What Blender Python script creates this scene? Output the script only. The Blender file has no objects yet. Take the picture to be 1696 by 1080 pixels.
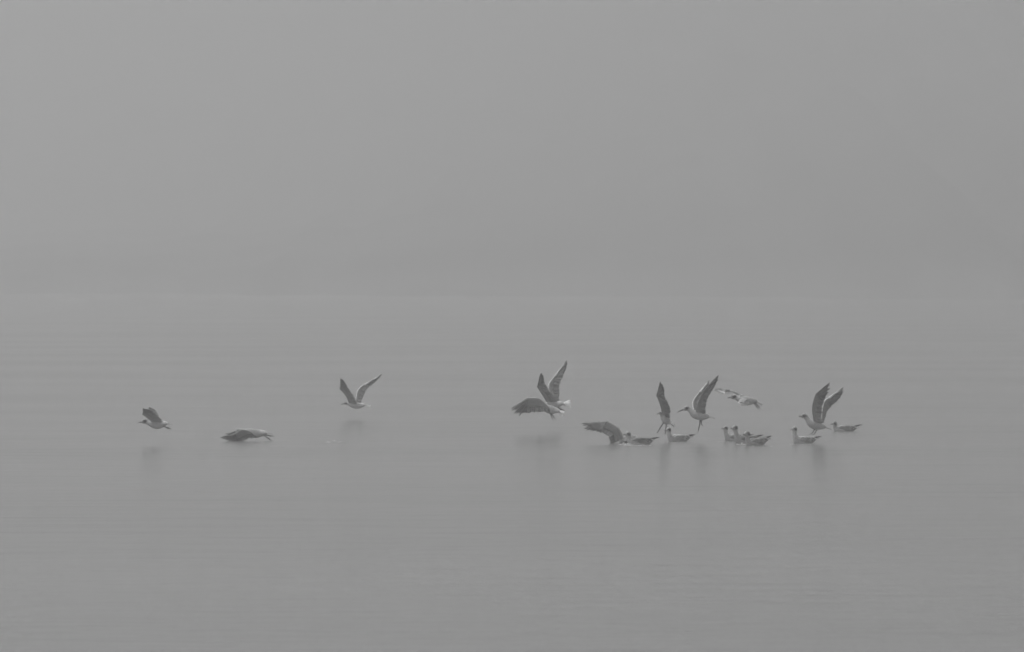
import bpy, bmesh, math, random
from mathutils import Vector, Matrix
random.seed(7)
S = bpy.context.scene
COL = S.collection

# ------------------------------------------------------------ camera
FPX = 200.0 / 36.0 * 1696.0        # focal length in photograph pixels
CAM_H = 1.86
HORIZON = 450.0                    # row of the horizon in the photograph
cam_data = bpy.data.cameras.new('camera')
cam = bpy.data.objects.new('camera', cam_data)
COL.objects.link(cam)
cam_data.lens = 200.0
cam_data.sensor_width = 36.0
cam_data.clip_start = 0.5
cam_data.clip_end = 20000.0
cam.location = (0, 0, CAM_H)
cam.rotation_euler = (math.radians(90) - math.atan((540.0 - HORIZON) / FPX), 0, 0)
cam_data.dof.use_dof = True
cam_data.dof.focus_distance = 60.5
cam_data.dof.aperture_fstop = 8.0
S.camera = cam

# ------------------------------------------------------------ daylight: overcast, black-and-white photograph
SUN_EL, SUN_AZ = math.radians(62), math.radians(-75)     # azimuth from +Y, to the left
world = bpy.data.worlds.new("World")
S.world = world
world.use_nodes = True
wn, wl = world.node_tree.nodes, world.node_tree.links
wn.clear()
sky = wn.new('ShaderNodeTexSky')
sky.sky_type = 'NISHITA'
sky.sun_disc = False
sky.sun_elevation = SUN_EL
sky.sun_rotation = SUN_AZ
sky.dust_density = 6.0
sky.air_density = 1.5
bw = wn.new('ShaderNodeRGBToBW')
bg = wn.new('ShaderNodeBackground')
bg.inputs['Strength'].default_value = 0.075
wo = wn.new('ShaderNodeOutputWorld')
wl.new(sky.outputs['Color'], bw.inputs['Color'])
wl.new(bw.outputs['Val'], bg.inputs['Color'])
wl.new(bg.outputs['Background'], wo.inputs['Surface'])

sun_data = bpy.data.lights.new('sun', 'SUN')
sun_data.energy = 1.5
sun_data.angle = math.radians(25)
sun = bpy.data.objects.new('sun', sun_data)
COL.objects.link(sun)
sd = Vector((math.sin(SUN_AZ) * math.cos(SUN_EL), math.cos(SUN_AZ) * math.cos(SUN_EL), math.sin(SUN_EL)))
sun.rotation_euler = sd.to_track_quat('Z', 'Y').to_euler()
sun.location = (0, 0, 200)

S.view_settings.view_transform = 'Standard'
S.view_settings.look = 'None'
S.view_settings.exposure = 0.2
S.view_settings.gamma = 1.0
S.view_settings.use_curve_mapping = False
S.render.engine = 'CYCLES'
S.cycles.use_denoising = True
S.cycles.volume_bounces = 3
S.cycles.max_bounces = 6
S.cycles.diffuse_bounces = 2
S.cycles.glossy_bounces = 2
S.cycles.caustics_reflective = False
S.cycles.caustics_refractive = False
S.cycles.pixel_filter_type = 'BLACKMAN_HARRIS'
S.cycles.filter_width = 1.5

HAZE_DENSITY = 0.0050

# ------------------------------------------------------------ materials
def new_mat(name):
    m = bpy.data.materials.new(name)
    m.use_nodes = True
    nt = m.node_tree
    return m, nt, nt.nodes, nt.links, nt.nodes['Principled BSDF']

def grey(v):
    return (v, v, v, 1)

def feather_mat():
    m, nt, n, l, p = new_mat('plumage')
    at = n.new('ShaderNodeAttribute'); at.attribute_name = 'tone'
    tc = n.new('ShaderNodeTexCoord')
    no = n.new('ShaderNodeTexNoise'); no.inputs['Scale'].default_value = 70
    no.inputs['Detail'].default_value = 4
    l.new(tc.outputs['Object'], no.inputs['Vector'])
    mr = n.new('ShaderNodeMapRange')
    mr.inputs['To Min'].default_value = 0.78; mr.inputs['To Max'].default_value = 1.18
    mr.inputs['From Min'].default_value = 0.3; mr.inputs['From Max'].default_value = 0.7
    l.new(no.outputs['Fac'], mr.inputs['Value'])
    mu = n.new('ShaderNodeMath'); mu.operation = 'MULTIPLY'
    l.new(at.outputs['Fac'], mu.inputs[0]); l.new(mr.outputs['Result'], mu.inputs[1])
    l.new(mu.outputs['Value'], p.inputs['Base Color'])
    p.inputs['Roughness'].default_value = 0.75
    p.inputs['Specular IOR Level'].default_value = 0.2
    bp = n.new('ShaderNodeBump'); bp.inputs['Strength'].default_value = 0.35
    bp.inputs['Distance'].default_value = 0.003
    l.new(no.outputs['Fac'], bp.inputs['Height'])
    l.new(bp.outputs['Normal'], p.inputs['Normal'])
    return m
M_FEATHER = feather_mat()

def plain(name, v, rough, amp=0.15, scale=200):
    m, nt, n, l, p = new_mat(name)
    tc = n.new('ShaderNodeTexCoord')
    no = n.new('ShaderNodeTexNoise'); no.inputs['Scale'].default_value = scale
    l.new(tc.outputs['Object'], no.inputs['Vector'])
    mr = n.new('ShaderNodeMapRange')
    mr.inputs['To Min'].default_value = v * (1 - amp); mr.inputs['To Max'].default_value = v * (1 + amp)
    l.new(no.outputs['Fac'], mr.inputs['Value'])
    l.new(mr.outputs['Result'], p.inputs['Base Color'])
    p.inputs['Roughness'].default_value = rough
    return m
M_BILL = plain('bill_horn', 0.05, 0.4)
M_EYE = plain('eye_gloss', 0.01, 0.1)
M_LEG = plain('leg_skin', 0.045, 0.5)

# ------------------------------------------------------------ mesh helpers
def link_mesh(name, verts, faces, tones, mat, parent=None, loc=None):
    me = bpy.data.meshes.new(name)
    me.from_pydata([tuple(v) for v in verts], [], faces)
    me.update()
    if tones is not None:
        a = me.attributes.new('tone', 'FLOAT', 'POINT')
        a.data.foreach_set('value', tones)
    for pl in me.polygons:
        pl.use_smooth = True
    me.materials.append(mat)
    o = bpy.data.objects.new(name, me)
    COL.objects.link(o)
    if parent is not None:
        o.parent = parent
    if loc is not None:
        o.location = loc
    return o

def cr(p0, p1, p2, p3, t):
    return 0.5 * ((2 * p1) + (p2 - p0) * t + (2 * p0 - 5 * p1 + 4 * p2 - p3) * t * t + (3 * p1 - p0 - 3 * p2 + p3) * t ** 3)

def spline(vals, n):
    """Catmull-Rom through vals (Vector or float), n steps a segment."""
    out = []
    m = len(vals)
    for i in range(m - 1):
        p0, p1 = vals[max(i - 1, 0)], vals[i]
        p2, p3 = vals[i + 1], vals[min(i + 2, m - 1)]
        for k in range(n):
            out.append(cr(p0, p1, p2, p3, k / n))
    out.append(vals[-1])
    return out

class Buf:
    def __init__(self):
        self.v, self.f, self.t = [], [], []
    def ring_tube(self, pts, rw, rh, side, tone, seg=14, cap=True):
        base = len(self.v)
        n = len(pts)
        side = side.normalized()
        for i, p in enumerate(pts):
            tan = (pts[min(i + 1, n - 1)] - pts[max(i - 1, 0)]).normalized()
            sv = (side - tan * side.dot(tan)).normalized()
            up = tan.cross(sv)
            if up.z < 0 and abs(tan.z) < 0.9:
                up = -up
            for k in range(seg):
                a = 2 * math.pi * k / seg
                self.v.append(p + sv * (math.cos(a) * rw[i]) + up * (math.sin(a) * rh[i]))
                self.t.append(tone(i / (n - 1), math.sin(a), math.cos(a)))
        for i in range(n - 1):
            for k in range(seg):
                a, b = base + i * seg + k, base + i * seg + (k + 1) % seg
                self.f.append((a, b, b + seg, a + seg))
        if cap:
            self.f.append(tuple(base + k for k in range(seg)))
            self.f.append(tuple(base + (n - 1) * seg + k for k in reversed(range(seg))))
    def blade(self, a, b, nrm, w, tone0, tone1, lift=0.0, curve=0.0, fr=0.62):
        """one feather: a thin vane with a rounded tip, raised shaft and a real thickness"""
        ax = (b - a)
        L = ax.length
        if L < 1e-4:
            return
        ax.normalize()
        sd = nrm.cross(ax)
        if sd.length < 1e-5:
            return
        sd.normalize()
        n2 = ax.cross(sd).normalized()
        prof = [(0, .45), (.25, .85), (.6, 1.0), (.85, .82), (.96, .45), (1.0, .08)]
        th = 0.0006
        base = len(self.v)
        for (u, ww) in prof:
            c = a + ax * (L * u) + n2 * (lift + curve * math.sin(u * math.pi) * L)
            tn = tone0 + (tone1 - tone0) * max(0.0, min(1.0, (u - fr) / (0.18)))
            for q, h in ((-1, -th), (0, th), (1, -th)):
                self.v.append(c + sd * (q * ww * w * .5) + n2 * h); self.t.append(tn * (0.85 if q == 0 else 1.0))
            self.v.append(c - n2 * th * 2.5); self.t.append(tn)
        for i in range(len(prof) - 1):
            r, s = base + 4 * i, base + 4 * i + 4
            for j in range(4):
                k = (j + 1) % 4
                self.f.append((r + j, r + k, s + k, s + j))
        self.f.append((base, base + 1, base + 2, base + 3))
        e = base + 4 * (len(prof) - 1)
        self.f.append((e + 3, e + 2, e + 1, e))
    def make(self, name, mat, parent):
        return link_mesh(name, self.v, self.f, self.t, mat, parent)

WHITE, BACK, WING, DARK, BLACK = 0.47, 0.42, 0.30, 0.135, 0.035
SNOW = 0.88

def thing(name, loc, label, cat, group=None):
    o = bpy.data.objects.new(name, None)
    o.empty_display_size = 0.1
    COL.objects.link(o)
    o.location = loc
    o['label'] = label
    o['category'] = cat
    if group:
        o['group'] = group
    return o

# ------------------------------------------------------------ the parts of a gull
def bird_body(root, head, face_dir, spine, side, white=WHITE, back=BACK, scale=1.0, mask=1.0, headscale=1.0):
    """spine: neck, chest, belly, rump, tail root - one continuous body with the head"""
    f = face_dir.normalized()
    hs = scale * headscale * 1.10
    pts = [head + f * .034 * hs, head + f * .027 * hs, head + f * .013 * hs, head - f * .006 * hs] + spine
    rw = [.004, .0125, .0215, .0235, .0225, .043, .047, .027, .012]
    rh = [.005, .0135, .0225, .0250, .0235, .044, .050, .027, .009]
    rw = [r * (hs if i < 4 else scale) for i, r in enumerate(rw)]
    rh = [r * (hs if i < 4 else scale) for i, r in enumerate(rh)]
    n = 6
    P, W, H = spline(pts, n), spline(rw, n), spline(rh, n)
    W = [max(w, .002) for w in W]; H = [max(h, .002) for h in H]
    total = len(P) - 1
    def tone(u, s, c):
        seg = u * 8
        # grey mantle from the hind neck to the rump, white elsewhere
        if seg < 4.2:
            t = white * (.88 if seg < 3 else .88 + .12 * (seg - 3) / 1.2)
            if 2.15 < seg < 3.5 and abs(c) > .55 and -.45 < s < .6:
                t *= 1 - .85 * mask               # ear spot
            elif 0.9 < seg < 2.1 and abs(c) > .4 and s > -.1:
                t *= 1 - .35 * mask
            return t
        if white > .44 and seg > 6.3 and s > -.35:
            return white + (SNOW - white) * min(1, (seg - 6.3) * 2)
        if seg < 7.2 and s > 0.15:
            return white + (back - white) * min(1, (s - .15) * 3) * min(1, (seg - 4.2) * 2)
        return white
    b = Buf()
    b.ring_tube(P, W, H, side, tone, 16)
    o = b.make('body', M_FEATHER, root)
    # eyes
    up = side.normalized().cross(f)
    if up.z < 0:
        up = -up
    for q in (-1, 1):
        e = Buf()
        c = head + f * .011 * hs + up * .006 * hs + side.normalized() * (q * .0215 * hs)
        e.ring_tube([c - f * .0040, c - f * .002, c, c + f * .002, c + f * .0040], [.0008, .0034, .0040, .0034, .0008],
                    [.0008, .0034, .0040, .0034, .0008], side, lambda u, s, c: .01, 8)
        e.make('eye', M_EYE, root)
    return P

def bird_bill(root, head, tip, side, hs=1.0, droop=0.0, gap=0.0):
    f = (tip - head).normalized()
    a = head + f * .026 * hs
    L = (tip - a).length
    pts = [a, a + f * L * .35 + Vector((0, 0, droop * .6)), a + f * L * .75 + Vector((0, 0, droop * .5)), tip]
    b = Buf()
    P = spline(pts, 4)
    R = spline([.0085, .0072, .0052, .0016], 4)
    b.ring_tube(P, [r * .7 for r in R], R, side, lambda u, s, c: .05, 8)
    return b.make('bill', M_BILL, root)

def bird_tail(root, rump, tip, side, width=.085, tone=WHITE, tiptone=None, roll=0.0):
    """fan of twelve separate tail feathers"""
    b = Buf()
    ax = (tip - rump).normalized()
    side = side.normalized() + Vector((0, 0, roll))
    sd = (side - ax * side.dot(ax)).normalized()
    nrm = ax.cross(sd)
    if nrm.z < 0:
        nrm = -nrm
    L = (tip - rump).length
    for k in range(11):
        q = (k - 5) / 5.0
        a = rump + sd * q * .012
        e = rump + ax * L * (1 - .05 * abs(q)) + sd * q * width * .5
        b.blade(a, e, nrm, .017, tone, tone if tiptone is None else tiptone, lift=-.0009 * abs(k - 5), fr=.8)
    return b.make('tail', M_FEATHER, root)

def bird_leg(root, hip, ankle, toe_dir, side, thick=.0068):
    """feathered-thigh root, tarsus and a webbed three-toed foot"""
    b = Buf()
    mid = hip.lerp(ankle, .35) + toe_dir * -.004
    P = spline([hip, mid, ankle], 4)
    b.ring_tube(P, spline([thick * 1.5, thick, thick * .9], 4), spline([thick * 1.5, thick, thick * .9], 4), side,
                lambda u, s, c: .05, 8)
    td = toe_dir.normalized()
    sd = side.normalized()
    toes = [ankle + td * .034 + sd * (q * .017) for q in (-1, 0, 1)]
    toes[1] = ankle + td * .042
    for t in toes:
        b.ring_tube([ankle, ankle.lerp(t, .6), t], [thick * .8, .0022, .001], [thick * .8, .0022, .001], Vector((.3, .8, .5)),
                    lambda u, s, c: .05, 6)
    i = len(b.v)                                        # web, a few tenths of a millimetre thick
    nn = td.cross(sd) * .0005
    for p in (ankle, toes[0], toes[1], toes[2]):
        b.v.append(p + nn); b.v.append(p - nn); b.t += [.05, .05]
    b.f += [(i, i + 2, i + 4, i + 6), (i + 1, i + 7, i + 5, i + 3), (i, i + 1, i + 3, i + 2), (i + 2, i + 3, i + 5, i + 4),
            (i + 4, i + 5, i + 7, i + 6), (i + 6, i + 7, i + 1, i)]
    return b.make('leg', M_LEG, root)

def bird_wing(root, lead, trail, inner=WING, outer=DARK, edge=None, tip=BLACK, finger=0.0, bow=.16, seed=0):
    """open wing. lead: shoulder, elbow, wrist, tip; trail: root, elbow, wrist (trailing edge)"""
    rnd = random.Random(seed)
    Sh, El, Wr, Tp = lead
    R0, R1, R2 = trail
    edge = WHITE * .9 if edge is None else edge
    nrm = (Wr - Sh).cross(R1 - Sh)
    if nrm.length < 1e-6:
        nrm = Vector((0, 1, 0))
    nrm.normalize()
    chord = (R0 - Sh).length
    # ---- arm with coverts: a closed, cambered shell between the leading edge and half way to the trailing edge
    b = Buf()
    Lp, Tr = spline([Sh, El, Wr], 7), spline([R0, R1, R2], 7)
    NV = 7
    depth = .66
    n = len(Lp)
    def arm_pt(i, v):
        p = Lp[i].lerp(Tr[i], v * depth)
        return p + nrm * (math.sin(v * math.pi * .8) * .07 * chord)
    prof = []
    for s in (1, -1):
        vs = range(NV + 1) if s == 1 else range(NV - 1, 0, -1)
        for j in vs:
            prof.append((j / NV, s))
    m = len(prof)
    for i in range(n):
        for (v, s) in prof:
            th = (.0075 * (1 - v) ** .7 * math.sqrt(min(1, v * 6 + .08)) + .0008) * (1.0 - .35 * i / (n - 1))
            b.v.append(arm_pt(i, v) + nrm * th * s)
            u = i / (n - 1)
            base = inner + (outer - inner) * u * .6
            k = max(0.0, 1 - v * 4.2)
            row = 1.0 + .14 * math.sin(v * 24 + u * 3) + rnd.uniform(-.12, .12)
            b.t.append(base * row * (1 - k) + edge * k)
    for i in range(n - 1):
        for j in range(m):
            k = (j + 1) % m
            b.f.append((i * m + j, i * m + k, (i + 1) * m + k, (i + 1) * m + j))
    b.f.append(tuple(range(m)))
    b.f.append(tuple((n - 1) * m + j for j in reversed(range(m))))
    # ---- secondaries: separate vanes along the arm
    NS = 15
    for k in range(NS):
        u = (k + .2) / (NS - .4) * (n - 1)
        i = min(int(u), n - 2); fr = u - i
        la, ta = Lp[i].lerp(Lp[i + 1], fr), Tr[i].lerp(Tr[i + 1], fr)
        a = la.lerp(ta, depth * .55) + nrm * .05 * chord
        e = la.lerp(ta, 1.0 + rnd.uniform(-.07, .07)) - nrm * .01 * chord
        t = (inner + (outer - inner) * (k / NS) * .7) * rnd.uniform(.65, 1.3)
        span = (Tr[0] - Tr[-1]).length + (Lp[0] - Lp[-1]).length
        b.blade(a, e, nrm, max(.014, span / 2 / NS * 1.75), t * .95, t * 1.25, lift=-.0008 * (k % 3), fr=.8)
    w = b.make('wing', M_FEATHER, root)
    # ---- hand: ten primaries fanned from the wrist, plus the covert strip on the leading edge
    c = Buf()
    ctrl = R2.lerp(Tp, .5) + ((R2.lerp(Tp, .5)) - Wr.lerp(Tp, .35)).normalized() * (bow * (Tp - Wr).length)
    NP = 11
    hand = (Tp - Wr).length
    for k in range(NP):
        t = k / (NP - 1)
        ee = t ** 1.15
        e = (R2 * (1 - ee) ** 2 + ctrl * (2 * ee * (1 - ee)) + Tp * ee ** 2)
        if finger:
            e = e + (e - Wr).normalized() * (finger * rnd.uniform(-.1, 1) * hand * (t > .35))
        e = e + (e - Wr) * rnd.uniform(-.05, .05)
        a = R2.lerp(Wr, .45 + .5 * t) + (Tp - Wr) * (.30 * t * t)
        tn = outer * rnd.uniform(.7, 1.4)
        if t > .8 and edge > .3:
            tn = max(tn, edge * .8 if t > .93 else edge * .45)
        c.blade(a, e, nrm, max(.012, .017 * (1 - .35 * t) + .006), tn, tip + (tn - tip) * .15, lift=.0011 * (k % 4), curve=.03, fr=.66 if not finger else .55)
    P = spline([Wr + (Sh - Wr).normalized() * .01, Wr.lerp(Tp, .28) , Wr.lerp(Tp, .62)], 5)
    R = spline([.0125, .009, .004], 5)
    c.ring_tube([p + (R2 - Wr).normalized() * .006 for p in P], [r for r in R], [r * .6 for r in R], (R2 - Wr),
                lambda u, s, cc: edge * (1 - .35 * u), 8)
    for k in range(9):                                  # primary coverts
        t = k / 8
        a = R2.lerp(Wr, .62 + .34 * t)
        e0 = (R2.lerp(Tp, t * .55)); e = a.lerp(e0, .55)
        c.blade(a, e, nrm, .018, outer * 1.15, outer * 1.3, lift=.003, fr=.8)
    tipo = c.make('wingtip', M_FEATHER, w)
    return w

def folded_wing(root, a, m, b_, tipp, side_off, side, tone=WING, tiptone=BLACK, h=.030):
    """closed wing lying along the flank with the primaries crossing over the tail"""
    b = Buf()
    P = spline([a, a.lerp(m, .5) + Vector((0, 0, .008)), m, b_], 6)
    H = spline([.010, h * .85, h, .010], 6)
    W = spline([.006, .014, .013, .005], 6)
    def tn(u, s, c):
        v = tone * (1.0 + .18 * math.sin(s * 5 + u * 9))
        return v * (1.5 if s > .75 else 1.0)
    b.ring_tube(P, W, H, side, tn, 12)
    ax = (b_ - a).normalized()
    n2 = side.normalized()
    for r in range(3):                                  # rows of covert and tertial vanes
        for k in range(6):
            p = P[min(len(P) - 1, 4 + k * 2 + r)] + Vector((0, 0, .012 - .014 * r)) + side_off.normalized() * .013
            b.blade(p, p + ax * .05 + Vector((0, 0, -.004)), side_off.normalized(), .016, tone * (.6 + .3 * ((k + r) % 3)), min(.85, tone * 2.6), fr=.75)
    w = b.make('wing', M_FEATHER, root)
    c = Buf()
    up = side.cross(ax).normalized()
    for k in range(6):
        e = tipp - ax * (.016 * k) + Vector((0, 0, -.0025 * k))
        c.blade(b_ - ax * .055 + Vector((0, 0, .004 - .003 * k)), e, n2, .014, BLACK * 1.6, BLACK, lift=.001 * k, fr=.3)
    c.make('wingtip', M_FEATHER, w)
    return w

# ------------------------------------------------------------ placing by measurement
def dist_of(yw):
    return CAM_H * FPX / (yw - HORIZON)

class Frame:
    """turns measurements of one bird (right, height, depth in photograph pixels) into metres around its base"""
    def __init__(self, x0, yw, y0):
        self.d = dist_of(yw)
        self.s = FPX / self.d
        self.x0, self.yw, self.y0 = x0, yw, y0
        self.loc = Vector(((x0 - 848.0) / self.s, self.d, (yw - y0) / self.s))
    def __call__(self, X, Y, D=0.0):
        return Vector(((X - self.x0) / self.s, D / self.s, (self.y0 - Y) / self.s))

GROUP_FLY = 'gulls in the air over the water'
GROUP_SWIM = 'gulls floating on the water'

def flying(label, yw, bill, head, spine, tail, wings, legs=(), side=(0, 1, 0), white=WHITE, back=BACK, hs=1.0,
           scale=1.0, tailw=.07, mask=1.0, droop=0.0, group=GROUP_FLY, roll=0.35, tailtone=None):
    base = spine[2]
    F = Frame(base[0], yw, base[1])
    root = thing('gull', F.loc, label, 'gull', group)
    sd = Vector(side).normalized()
    h, bt = F(*head), F(*bill)
    pts = [F(*p) for p in spine]
    bird_body(root, h, bt - h, pts, sd, white, back, scale, mask, hs)
    bird_bill(root, h, bt, sd, hs, droop)
    bird_tail(root, pts[-1].lerp(pts[-2], .5), F(*tail), sd, tailw, tailtone if tailtone else (SNOW if white > .44 else white), roll=roll)
    for i, w in enumerate(wings):
        kw = dict(w[2]) if len(w) > 2 else {}
        bird_wing(root, [F(*p) for p in w[0]], [F(*p) for p in w[1]], seed=int(base[0]) + i, **kw)
    for (a, b, td) in legs:
        bird_leg(root, F(*a), F(*b), Vector(td), sd)
    return root

def swimmer(label, hx, yw, yaw, neck=.125, white=WHITE, wing=WING, tipz=.085, lean=0.0, mask=1.0, open_left=None, tail_lift=0.0, tiptone=BLACK, sc=1.0):
    """floating gull facing left; yaw turns its head towards the camera (positive) or away"""
    d = dist_of(yw)
    s = FPX / d
    a = math.radians(yaw)
    cx = hx + .145 * math.cos(a) * s * sc
    root = thing('gull', Vector(((cx - 848) / s, d, -.012)), label, 'gull', GROUP_SWIM)
    root.rotation_euler = (0, 0, a)
    V = lambda x, z, y=0.0: Vector((x * sc, y * sc, z * sc))
    sd = Vector((0, 1, 0))
    head = V(-.145 + lean, neck + .010)
    bt = V(-.200 + lean, neck + .003)
    pts = [V(-.138 + lean * .5, neck - .042), V(-.093, .030), V(.0, .026), V(.095, .046 + tail_lift * .5), V(.135, .056 + tail_lift)]
    bird_body(root, head, bt - head, pts, sd, white, BACK, sc, mask, sc)
    bird_bill(root, head, bt, sd)
    bird_tail(root, V(.11, .050 + tail_lift * .7), V(.185, .068 + tail_lift), sd, .05, white)
    for q in (-1, 1):
        if open_left == q:
            continue
        folded_wing(root, V(-.100, .050, q * .030), V(.0, .058, q * .043), V(.115, .072 + tail_lift * .6, q * .018),
                    V(.205, tipz + tail_lift, -q * .006), Vector((0, q, 0)), sd, tone=wing, tiptone=tiptone)
    for q in (-1, 1):                                   # legs hang below the water line
        bird_leg(root, V(.02, -.005, q * .02), V(.03, -.05, q * .022), Vector((-1, 0, -.25)), sd)
    return root

# ------------------------------------------------------------ water
def water_mat(rings):
    m, nt, n, l, p = new_mat('lake_water')
    p.inputs['Base Color'].default_value = grey(0.19)
    p.inputs['IOR'].default_value = 1.333
    tc = n.new('ShaderNodeTexCoord')
    def mapped(sx, sy, rot=0.0):
        mp = n.new('ShaderNodeMapping')
        mp.inputs['Scale'].default_value = (sx, sy, 1)
        mp.inputs['Rotation'].default_value = (0, 0, rot)
        l.new(tc.outputs['Object'], mp.inputs['Vector'])
        return mp.outputs['Vector']
    def noise(vec, scale, detail=2.0):
        t = n.new('ShaderNodeTexNoise')
        t.inputs['Scale'].default_value = scale
        t.inputs['Detail'].default_value = detail
        l.new(vec, t.inputs['Vector'])
        return t.outputs['Fac']
    def math_(op, a, b):
        q = n.new('ShaderNodeMath'); q.operation = op
        for i, x in enumerate((a, b)):
            if isinstance(x, (int, float)): q.inputs[i].default_value = x
            else: l.new(x, q.inputs[i])
        return q.outputs['Value']
    fine = noise(mapped(1.0, .8), 5.0, 3)
    mid = noise(mapped(.55, .5, .12), 1.3, 2)
    lane = noise(mapped(.045, .16, .03), 1.0, 3)
    lane_r = n.new('ShaderNodeMapRange')
    lane_r.inputs['From Min'].default_value = .38; lane_r.inputs['From Max'].default_value = .66
    lane_r.inputs['To Min'].default_value = .75; lane_r.inputs['To Max'].default_value = 1.0
    l.new(lane, lane_r.inputs['Value'])
    h = math_('ADD', math_('MULTIPLY', fine, .007), math_('MULTIPLY', mid, .035))
    streak = noise(mapped(.55, 1.9, .04), 1.0, 4)
    h = math_('ADD', h, math_('MULTIPLY', streak, .028))
    h = math_('MULTIPLY', h, lane_r.outputs['Result'])
    for (x, y, amp, rad) in rings:                      # rings spreading from the paddling birds
        vm = n.new('ShaderNodeVectorMath'); vm.operation = 'DISTANCE'
        l.new(tc.outputs['Object'], vm.inputs[0]); vm.inputs[1].default_value = (x, y, 0)
        dd = vm.outputs['Value']
        wv = math_('SINE', math_('MULTIPLY', dd, 38.0), 0)
        fall = math_('SUBTRACT', 1.0, math_('MULTIPLY', dd, 1.0 / rad))
        fall = math_('MAXIMUM', fall, 0.0)
        h = math_('ADD', h, math_('MULTIPLY', math_('MULTIPLY', wv, math_('MULTIPLY', fall, fall)), amp))
    bp = n.new('ShaderNodeBump')
    bp.inputs['Strength'].default_value = 1.0
    bp.inputs['Distance'].default_value = 1.0
    l.new(h, bp.inputs['Height'])
    l.new(bp.outputs['Normal'], p.inputs['Normal'])
    rr = n.new('ShaderNodeMapRange')
    rr.inputs['From Min'].default_value = .35; rr.inputs['From Max'].default_value = .65
    rr.inputs['To Min'].default_value = .185; rr.inputs['To Max'].default_value = .215
    l.new(lane, rr.inputs['Value'])
    l.new(rr.outputs['Result'], p.inputs['Roughness'])
    return m

def structure(o):
    o['kind'] = 'structure'
    return o

rings = []
for (x, yw) in ((1062, 736), (1030, 733), (1125, 731), (1210, 731), (1230, 734), (1256, 737), (1332, 734), (1404, 714)):
    d = dist_of(yw)
    rings.append(((x - 848) / (FPX / d), d, .004, 1.1))
for (x, yw) in ((555, 734),):                           # a lone disturbance on open water
    d = dist_of(yw)
    rings.append(((x - 848) / (FPX / d), d, .012, .5))

W = 1400.0
vs, fs = [], []
nx, ny = 12, 12
for j in range(ny + 1):
    for i in range(nx + 1):
        vs.append((-W + 2 * W * i / nx, -280 + 940 * j / ny, 0))
for j in range(ny):
    for i in range(nx):
        q = j * (nx + 1) + i
        fs.append((q, q + 1, q + nx + 2, q + nx + 1))
water = structure(link_mesh('water', vs, fs, None, water_mat(rings)))

# ------------------------------------------------------------ the wooded far shore, rising behind the lake
def hill_mat():
    m, nt, n, l, p = new_mat('hillside_woodland')
    tc = n.new('ShaderNodeTexCoord')
    no = n.new('ShaderNodeTexNoise'); no.inputs['Scale'].default_value = .03; no.inputs['Detail'].default_value = 8
    l.new(tc.outputs['Object'], no.inputs['Vector'])
    wood = n.new('ShaderNodeMapRange')
    wood.inputs['From Min'].default_value = .35; wood.inputs['From Max'].default_value = .65
    wood.inputs['To Min'].default_value = .01; wood.inputs['To Max'].default_value = .07
    l.new(no.outputs['Fac'], wood.inputs['Value'])
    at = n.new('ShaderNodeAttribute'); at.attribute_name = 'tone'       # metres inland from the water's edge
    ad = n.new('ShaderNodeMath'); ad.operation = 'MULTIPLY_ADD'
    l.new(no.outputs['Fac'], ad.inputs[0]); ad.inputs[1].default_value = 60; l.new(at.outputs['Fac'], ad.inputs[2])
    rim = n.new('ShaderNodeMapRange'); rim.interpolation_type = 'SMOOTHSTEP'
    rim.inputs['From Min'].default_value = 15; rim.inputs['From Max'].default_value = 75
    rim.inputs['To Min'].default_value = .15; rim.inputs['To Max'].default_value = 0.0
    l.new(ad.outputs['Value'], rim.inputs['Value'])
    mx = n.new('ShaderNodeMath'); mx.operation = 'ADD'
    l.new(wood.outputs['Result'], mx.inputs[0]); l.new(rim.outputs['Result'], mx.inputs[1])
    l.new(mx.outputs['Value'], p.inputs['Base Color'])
    p.inputs['Roughness'].default_value = .95
    p.inputs['Specular IOR Level'].default_value = .1
    return m
from mathutils import noise as mnoise
vs, fs, inland = [], [], []
nx, ny = 420, 120
for j in range(ny + 1):
    for i in range(nx + 1):
        q = 2 * i / nx - 1
        x = W * (.12 * q + .88 * q ** 3)
        v = j / ny
        y = 330 + 1470 * v ** 1.4
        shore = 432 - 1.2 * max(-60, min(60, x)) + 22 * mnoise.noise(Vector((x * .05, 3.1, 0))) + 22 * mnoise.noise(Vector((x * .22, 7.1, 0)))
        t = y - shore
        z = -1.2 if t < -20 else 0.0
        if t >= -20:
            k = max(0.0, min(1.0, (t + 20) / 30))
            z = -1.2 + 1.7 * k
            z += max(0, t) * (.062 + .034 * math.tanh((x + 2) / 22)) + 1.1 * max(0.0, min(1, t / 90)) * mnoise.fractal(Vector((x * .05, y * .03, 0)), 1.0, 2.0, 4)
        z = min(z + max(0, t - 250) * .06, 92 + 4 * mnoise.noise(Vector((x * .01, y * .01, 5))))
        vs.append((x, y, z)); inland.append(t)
for j in range(ny):
    for i in range(nx):
        q = j * (nx + 1) + i
        fs.append((q, q + 1, q + nx + 2, q + nx + 1))
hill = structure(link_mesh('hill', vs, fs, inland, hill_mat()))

# ------------------------------------------------------------ the gulls
# A - far left
flying('leftmost gull, flying low to the left with one dark wing lifted and feet trailing', 735,
       (228, 700.3), (239.5, 697.8), [(245, 700), (253, 702), (262, 703), (273, 701.5), (278, 701.5)], (287, 703.5),
       [(((251, 699, -5), (244, 692, -18), (238, 686, -32), (241, 675, -52)), ((270, 698, -6), (263, 688, -20), (255, 681, -32)), dict(edge=WING, bow=.12)),
        (((252, 697, 5), (247, 690, 18), (242, 683, 32), (244, 675.5, 50)), ((267, 697, 6), (261, 688, 20), (256, 681, 32)), dict(edge=WING, bow=.12))],
       [((270, 706, -2), (278, 708.5, -2), (1, 0, -.3)), ((271, 706, 2), (277, 709.3, 2), (1, 0, -.3))], roll=0, tailtone=.4)
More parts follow.
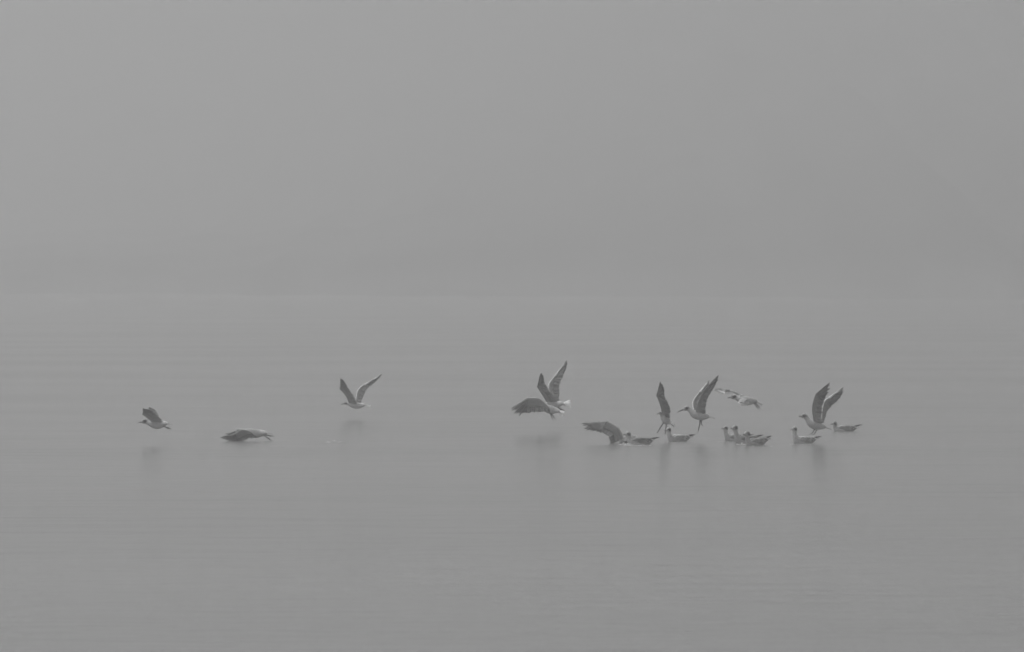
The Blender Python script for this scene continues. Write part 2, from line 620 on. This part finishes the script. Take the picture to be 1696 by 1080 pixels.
# B
flying('gull skimming the water, wings swept down and forward, legs stretched behind', 730,
       (384, 717), (395, 714, 2), [(402, 714, 1), (412, 716), (424, 718), (437, 717), (442, 717.5)], (453, 719),
       [(((407, 713, -6), (399, 711, -16), (390, 717.5, -24), (366, 724.5, -38)), ((425, 722, -6), (413, 727, -16), (398, 731.5, -22)), dict(edge=.3, inner=.15, outer=.07)),
        (((408, 712, 6), (400, 710, 18), (391, 714, 28), (372, 720, 46)), ((424, 718, 6), (412, 721, 18), (398, 725, 28)), dict(edge=.4))],
       [((437, 721, -3), (446.5, 727.5, -3), (1, 0, -.5)), ((438, 720, 3), (449, 722.5, 3), (1, 0, -.1))], roll=0.1, tailtone=.45)
# C
flying('small lone gull flying left with both wings raised in an open V, centre left', 693,
       (564, 670), (572.5, 668), [(578, 669), (584, 671), (592, 672), (602, 671), (605, 671)], (614, 672),
       [(((578, 668, -5), (573, 656, -16), (563.5, 644, -24), (566, 626, -42)), ((592, 668, -5), (585, 653, -16), (576, 641, -24)), dict(edge=DARK)),
        (((588, 667, 5), (592, 646, 10), (603, 636.5, 16), (631, 621, 24)), ((598, 667, 5), (603, 653, 10), (611, 640, 16)), dict(edge=.85))],
       scale=.82, hs=.85)
# D
flying('higher gull of the crossing pair, wings in a tall V, white rump showing', 712,
       (885, 675, 6), (894, 673, 5), [(900, 672, 4), (908, 671, 2), (918, 671), (929, 668.5), (934, 668.5)], (946, 668),
       [(((905, 666, -4), (897, 653, -14), (889.5, 641, -22), (896, 617, -40)), ((923, 665, -4), (914, 652, -12), (901, 632, -24)), dict(edge=DARK)),
        (((913, 663, 6), (907.5, 639, 12), (919, 622, 16), (939, 597.5, 24)), ((926, 663, 6), (927, 640, 12), (933, 620, 16)), dict(edge=.8))],
       [((924, 674, -3), (931, 678, -3), (1, 0, -.3)), ((924, 674, 3), (930, 679, 3), (1, 0, -.3))], tailw=.12, roll=1.0)
# E
flying('lower gull of the crossing pair, wing beating forward to the left and feet dangling', 716,
       (884, 682, 8), (893, 679, 6), [(899, 677, 5), (905, 677, 3), (914, 679), (923, 680.5), (927, 682)], (935, 685),
       [(((906, 671, -6), (892, 659, -12), (874, 657.5, -18), (847, 676, -30)), ((912, 684, -6), (895, 681, -14), (871, 684, -22)), dict(inner=.26, edge=.5, finger=.22)),
        (((907, 671, 6), (897, 662, 20), (884, 662, 36), (862, 673, 52)), ((912, 682, 6), (899, 678, 20), (884, 680, 34)), {})],
       [((912, 685, -3), (914.5, 693, -3), (.6, 0, -1)), ((914, 685, 3), (917.5, 692, 3), (.8, 0, -1))], tailw=.09, roll=.8)
# F, back to the camera, left wing out
F_ = flying('floating gull with its broad dark wing spread far out to the left', 734,
       (1041, 719, 50), (1039, 720, 42), [(1037, 724, 38), (1035, 729, 30), (1033, 731, 22), (1032, 731, 12), (1031, 731.5, 8)], (1030, 732, 2),
       [(((1034, 728, 14), (1025, 709, 14), (1006, 697, 13), (967, 702, 10)), ((1011, 733.5, 0), (1008, 723, 1), (994, 716, 3)), dict(inner=.24, outer=.14, edge=.55, finger=.17)),
        (((1034, 724, 16), (1046, 722, 22), (1053, 722, 18), (1062, 728, -2)), ((1034, 731, 2), (1043, 730, 4), (1050, 729, 4)), {})],
       side=(1, .3, 0), white=.42)
# H
flying('gull taking off with a single dark upright wing, white breast turned and legs hanging', 729,
       (1087, 686, -6), (1094, 684, -5), [(1096.5, 688, -4), (1099, 692, -2), (1104, 697), (1109, 700, 3), (1111, 701, 4)], (1118, 705, 8),
       [(((1097, 687, -7), (1092.5, 670, -16), (1086.5, 655, -26), (1093, 631.5, -42)), ((1109, 691, -6), (1109, 675, -16), (1100, 655, -26)), dict(edge=DARK, inner=.2)),
        (((1100, 686, 6), (1096, 670, 18), (1091, 656, 30), (1097, 637, 50)), ((1109, 690, 6), (1108, 674, 18), (1100, 658, 30)), dict(edge=DARK))],
       [((1099, 700, -3), (1091.5, 712, -3), (-.6, 0, -1)), ((1104, 702, 3), (1102.5, 714, 3), (-.2, 0, -1))], side=(.35, 1, 0), scale=.85, hs=.85)
# J
flying('hovering gull with a long drooping bill, wings held high and one leg hanging', 730,
       (1121, 683.5, -2), (1137, 676.5), [(1143, 680), (1150, 686), (1160, 688.5), (1171, 690), (1175, 690.5)], (1185, 692.5),
       [(((1152, 682, -6), (1156.5, 663, -12), (1164, 648, -16), (1188.5, 622, -24)), ((1169, 684, -6), (1170.5, 664, -12), (1178, 648, -16)), dict(edge=DARK, inner=.2)),
        (((1148, 678, 6), (1147.5, 665, 16), (1160, 648, 24), (1176, 631, 44)), ((1163, 680, 6), (1162, 664, 16), (1170, 651, 24)), dict(edge=.9, inner=.2))],
       [((1160, 696, -2), (1157, 711.5, -2), (-.3, 0, -1)), ((1163, 696, 2), (1161.5, 702, 2), (.6, 0, -.8))], droop=.004, white=.43, roll=.1)
# K
flying('pale gull gliding left above the floating group, faint wing stretched forward and feet trailing', 736,
       (1205, 659.2, 0), (1216, 657.5), [(1221, 660), (1229, 663), (1238, 664), (1250, 664.5), (1254, 666)], (1264, 670.5),
       [(((1223, 659, 6), (1213, 653, 14), (1200, 652, 22), (1183, 646, 48)), ((1233, 656, 7), (1219, 649, 14), (1203, 644, 22)), dict(inner=.45, outer=.4, edge=.8, tip=.3)),
        (((1227, 661, -6), (1224, 662, -20), (1221, 666, -34), (1226, 671, -62)), ((1244, 663, -6), (1241, 666, -20), (1238, 669, -34)), dict(inner=.42, outer=.32, edge=.6, tip=.2))],
       [((1249, 668, -2), (1254, 675, -2), (.7, 0, -.8)), ((1251, 667.5, 3), (1257, 674, 3), (.7, 0, -.8))], back=.45, white=.44, roll=.3)
# Q
flying('gull lifting off at the right, both broad wings raised high with splayed dark tips', 732,
       (1323, 690), (1331.5, 689), [(1337, 694), (1343, 701), (1352, 704.5), (1364, 707), (1368, 708)], (1378, 711),
       [(((1347, 698, -6), (1344.5, 673, -12), (1350, 652, -16), (1370.5, 636, -26)), ((1362, 700, -6), (1361, 676, -12), (1364.5, 661, -16)), dict(edge=.12, inner=.26, outer=.1, finger=.16, bow=.08)),
        (((1360, 698, 6), (1364.5, 667, 14), (1374, 658, 20), (1398, 643, 30)), ((1366, 699, 6), (1371, 681, 14), (1386, 667, 20)), dict(edge=.9, inner=.26, outer=.11, finger=.12))],
       [((1349, 711, -3), (1345, 717.5, -3), (-.9, 0, -.4)), ((1353, 711.5, 3), (1349.5, 719, 3), (-.9, 0, -.3))], white=.43, roll=.1, tailtone=.25)

swimmer('floating gull directly right of the spread wing, dark wingtips crossed over its tail', 1040, 736, 12, neck=.112, wing=.20, sc=1.0)
swimmer('pale floating gull directly beneath the gull with the single upright wing', 1107, 731, 30, neck=.132, wing=.44, tiptone=.28, sc=.98, white=.5, mask=1.1)
swimmer('rearmost gull of the tight floating trio, head at the far left of the group', 1200.5, 730, 14, neck=.150, wing=.32, sc=.95, lean=.008, tiptone=.08, white=.5)
swimmer('middle gull of the tight floating trio, neck stretched up, white breast', 1218, 734, 30, neck=.164, wing=.17, sc=1.03, lean=-.01, tail_lift=.012)
swimmer('front gull of the tight floating trio, head low over grey folded wings', 1236.5, 737.5, 40, neck=.122, wing=.28, sc=1.04, tail_lift=.02)
swimmer('floating gull with long upright neck below the feet of the right-hand rising gull', 1314, 734, 24, neck=.160, wing=.42, tiptone=.15, sc=.97, lean=.012, white=.54)
swimmer('rightmost floating gull, low on the water with long dark wingtips', 1381.5, 714.5, 8, neck=.096, wing=.27, tipz=.092, sc=.96, lean=.006)

# ------------------------------------------------------------ foam and drops kicked up, plus white flecks painted in for bright ripple lines
def foam_glint(name, x, yw, wx, wy, n, up, seed, size=.006):
    rnd = random.Random(seed)
    d = dist_of(yw); s = FPX / d
    b = bmesh.new()
    for k in range(n):
        a = rnd.uniform(0, 2 * math.pi); r = rnd.random() ** .6
        h = max(0.0, rnd.gauss(0, up))
        rad = size * rnd.uniform(.4, 1.3)
        flat = .35 if h < .01 else 1.0
        mtx = Matrix.Translation((wx * r * math.cos(a), wy * r * math.sin(a), h + .001)) @ Matrix.Diagonal((rad * (2.2 if flat < 1 else 1), rad * (2.2 if flat < 1 else 1), rad * flat, 1))
        bmesh.ops.create_icosphere(b, subdivisions=1, radius=1.0, matrix=mtx)
    me = bpy.data.meshes.new(name)
    b.to_mesh(me); b.free()
    me.materials.append(M_FOAM_GLINT)
    o = bpy.data.objects.new(name, me)
    o.location = ((x - 848) / s, d, 0)
    COL.objects.link(o)
    o['kind'] = 'stuff'
M_FOAM_GLINT = plain('foam_glint_white', .75, .3, .1)
foam_glint('foam_glint', 1038, 736.5, .09, .30, 60, .012, 1)
foam_glint('foam_glint', 1056, 738.0, .14, .10, 50, .002, 2, .005)  # flat white flecks painting in the bright streaks below this gull
foam_glint('foam_glint', 553, 732.0, .10, .30, 34, .012, 3, .0045)  # a faint pale mark on open water
foam_glint('foam_glint', 1227, 736.0, .05, .12, 26, .008, 4)
for k, (fx, fy) in enumerate(((1122, 732.5), (1210, 732), (1256, 739), (1330, 736), (1404, 716), (1404, 719))):  # white flecks standing in for light on the ripples under each swimmer
    foam_glint('foam_glint', fx, fy, .17, .05, 16, .0, 10 + k, .0032)

# ------------------------------------------------------------ haze: one closed box round camera, lake, birds and hill
hb = bmesh.new()
bmesh.ops.create_cube(hb, size=1.0)
bmesh.ops.scale(hb, vec=(3200, 2600, 104), verts=hb.verts)
bmesh.ops.translate(hb, vec=(0, 800, 50), verts=hb.verts)
me = bpy.data.meshes.new('haze')
hb.to_mesh(me); hb.free()
haze = bpy.data.objects.new('haze', me)
COL.objects.link(haze)
haze['kind'] = 'stuff'
hm = bpy.data.materials.new('mist')
hm.use_nodes = True
hn = hm.node_tree.nodes
hn.remove(hn['Principled BSDF'])
pv = hn.new('ShaderNodeVolumePrincipled')
pv.inputs['Color'].default_value = grey(0.96)
pv.inputs['Density'].default_value = HAZE_DENSITY
pv.inputs['Anisotropy'].default_value = 0.65
hm.node_tree.links.new(pv.outputs['Volume'], hn['Material Output'].inputs['Volume'])
me.materials.append(hm)
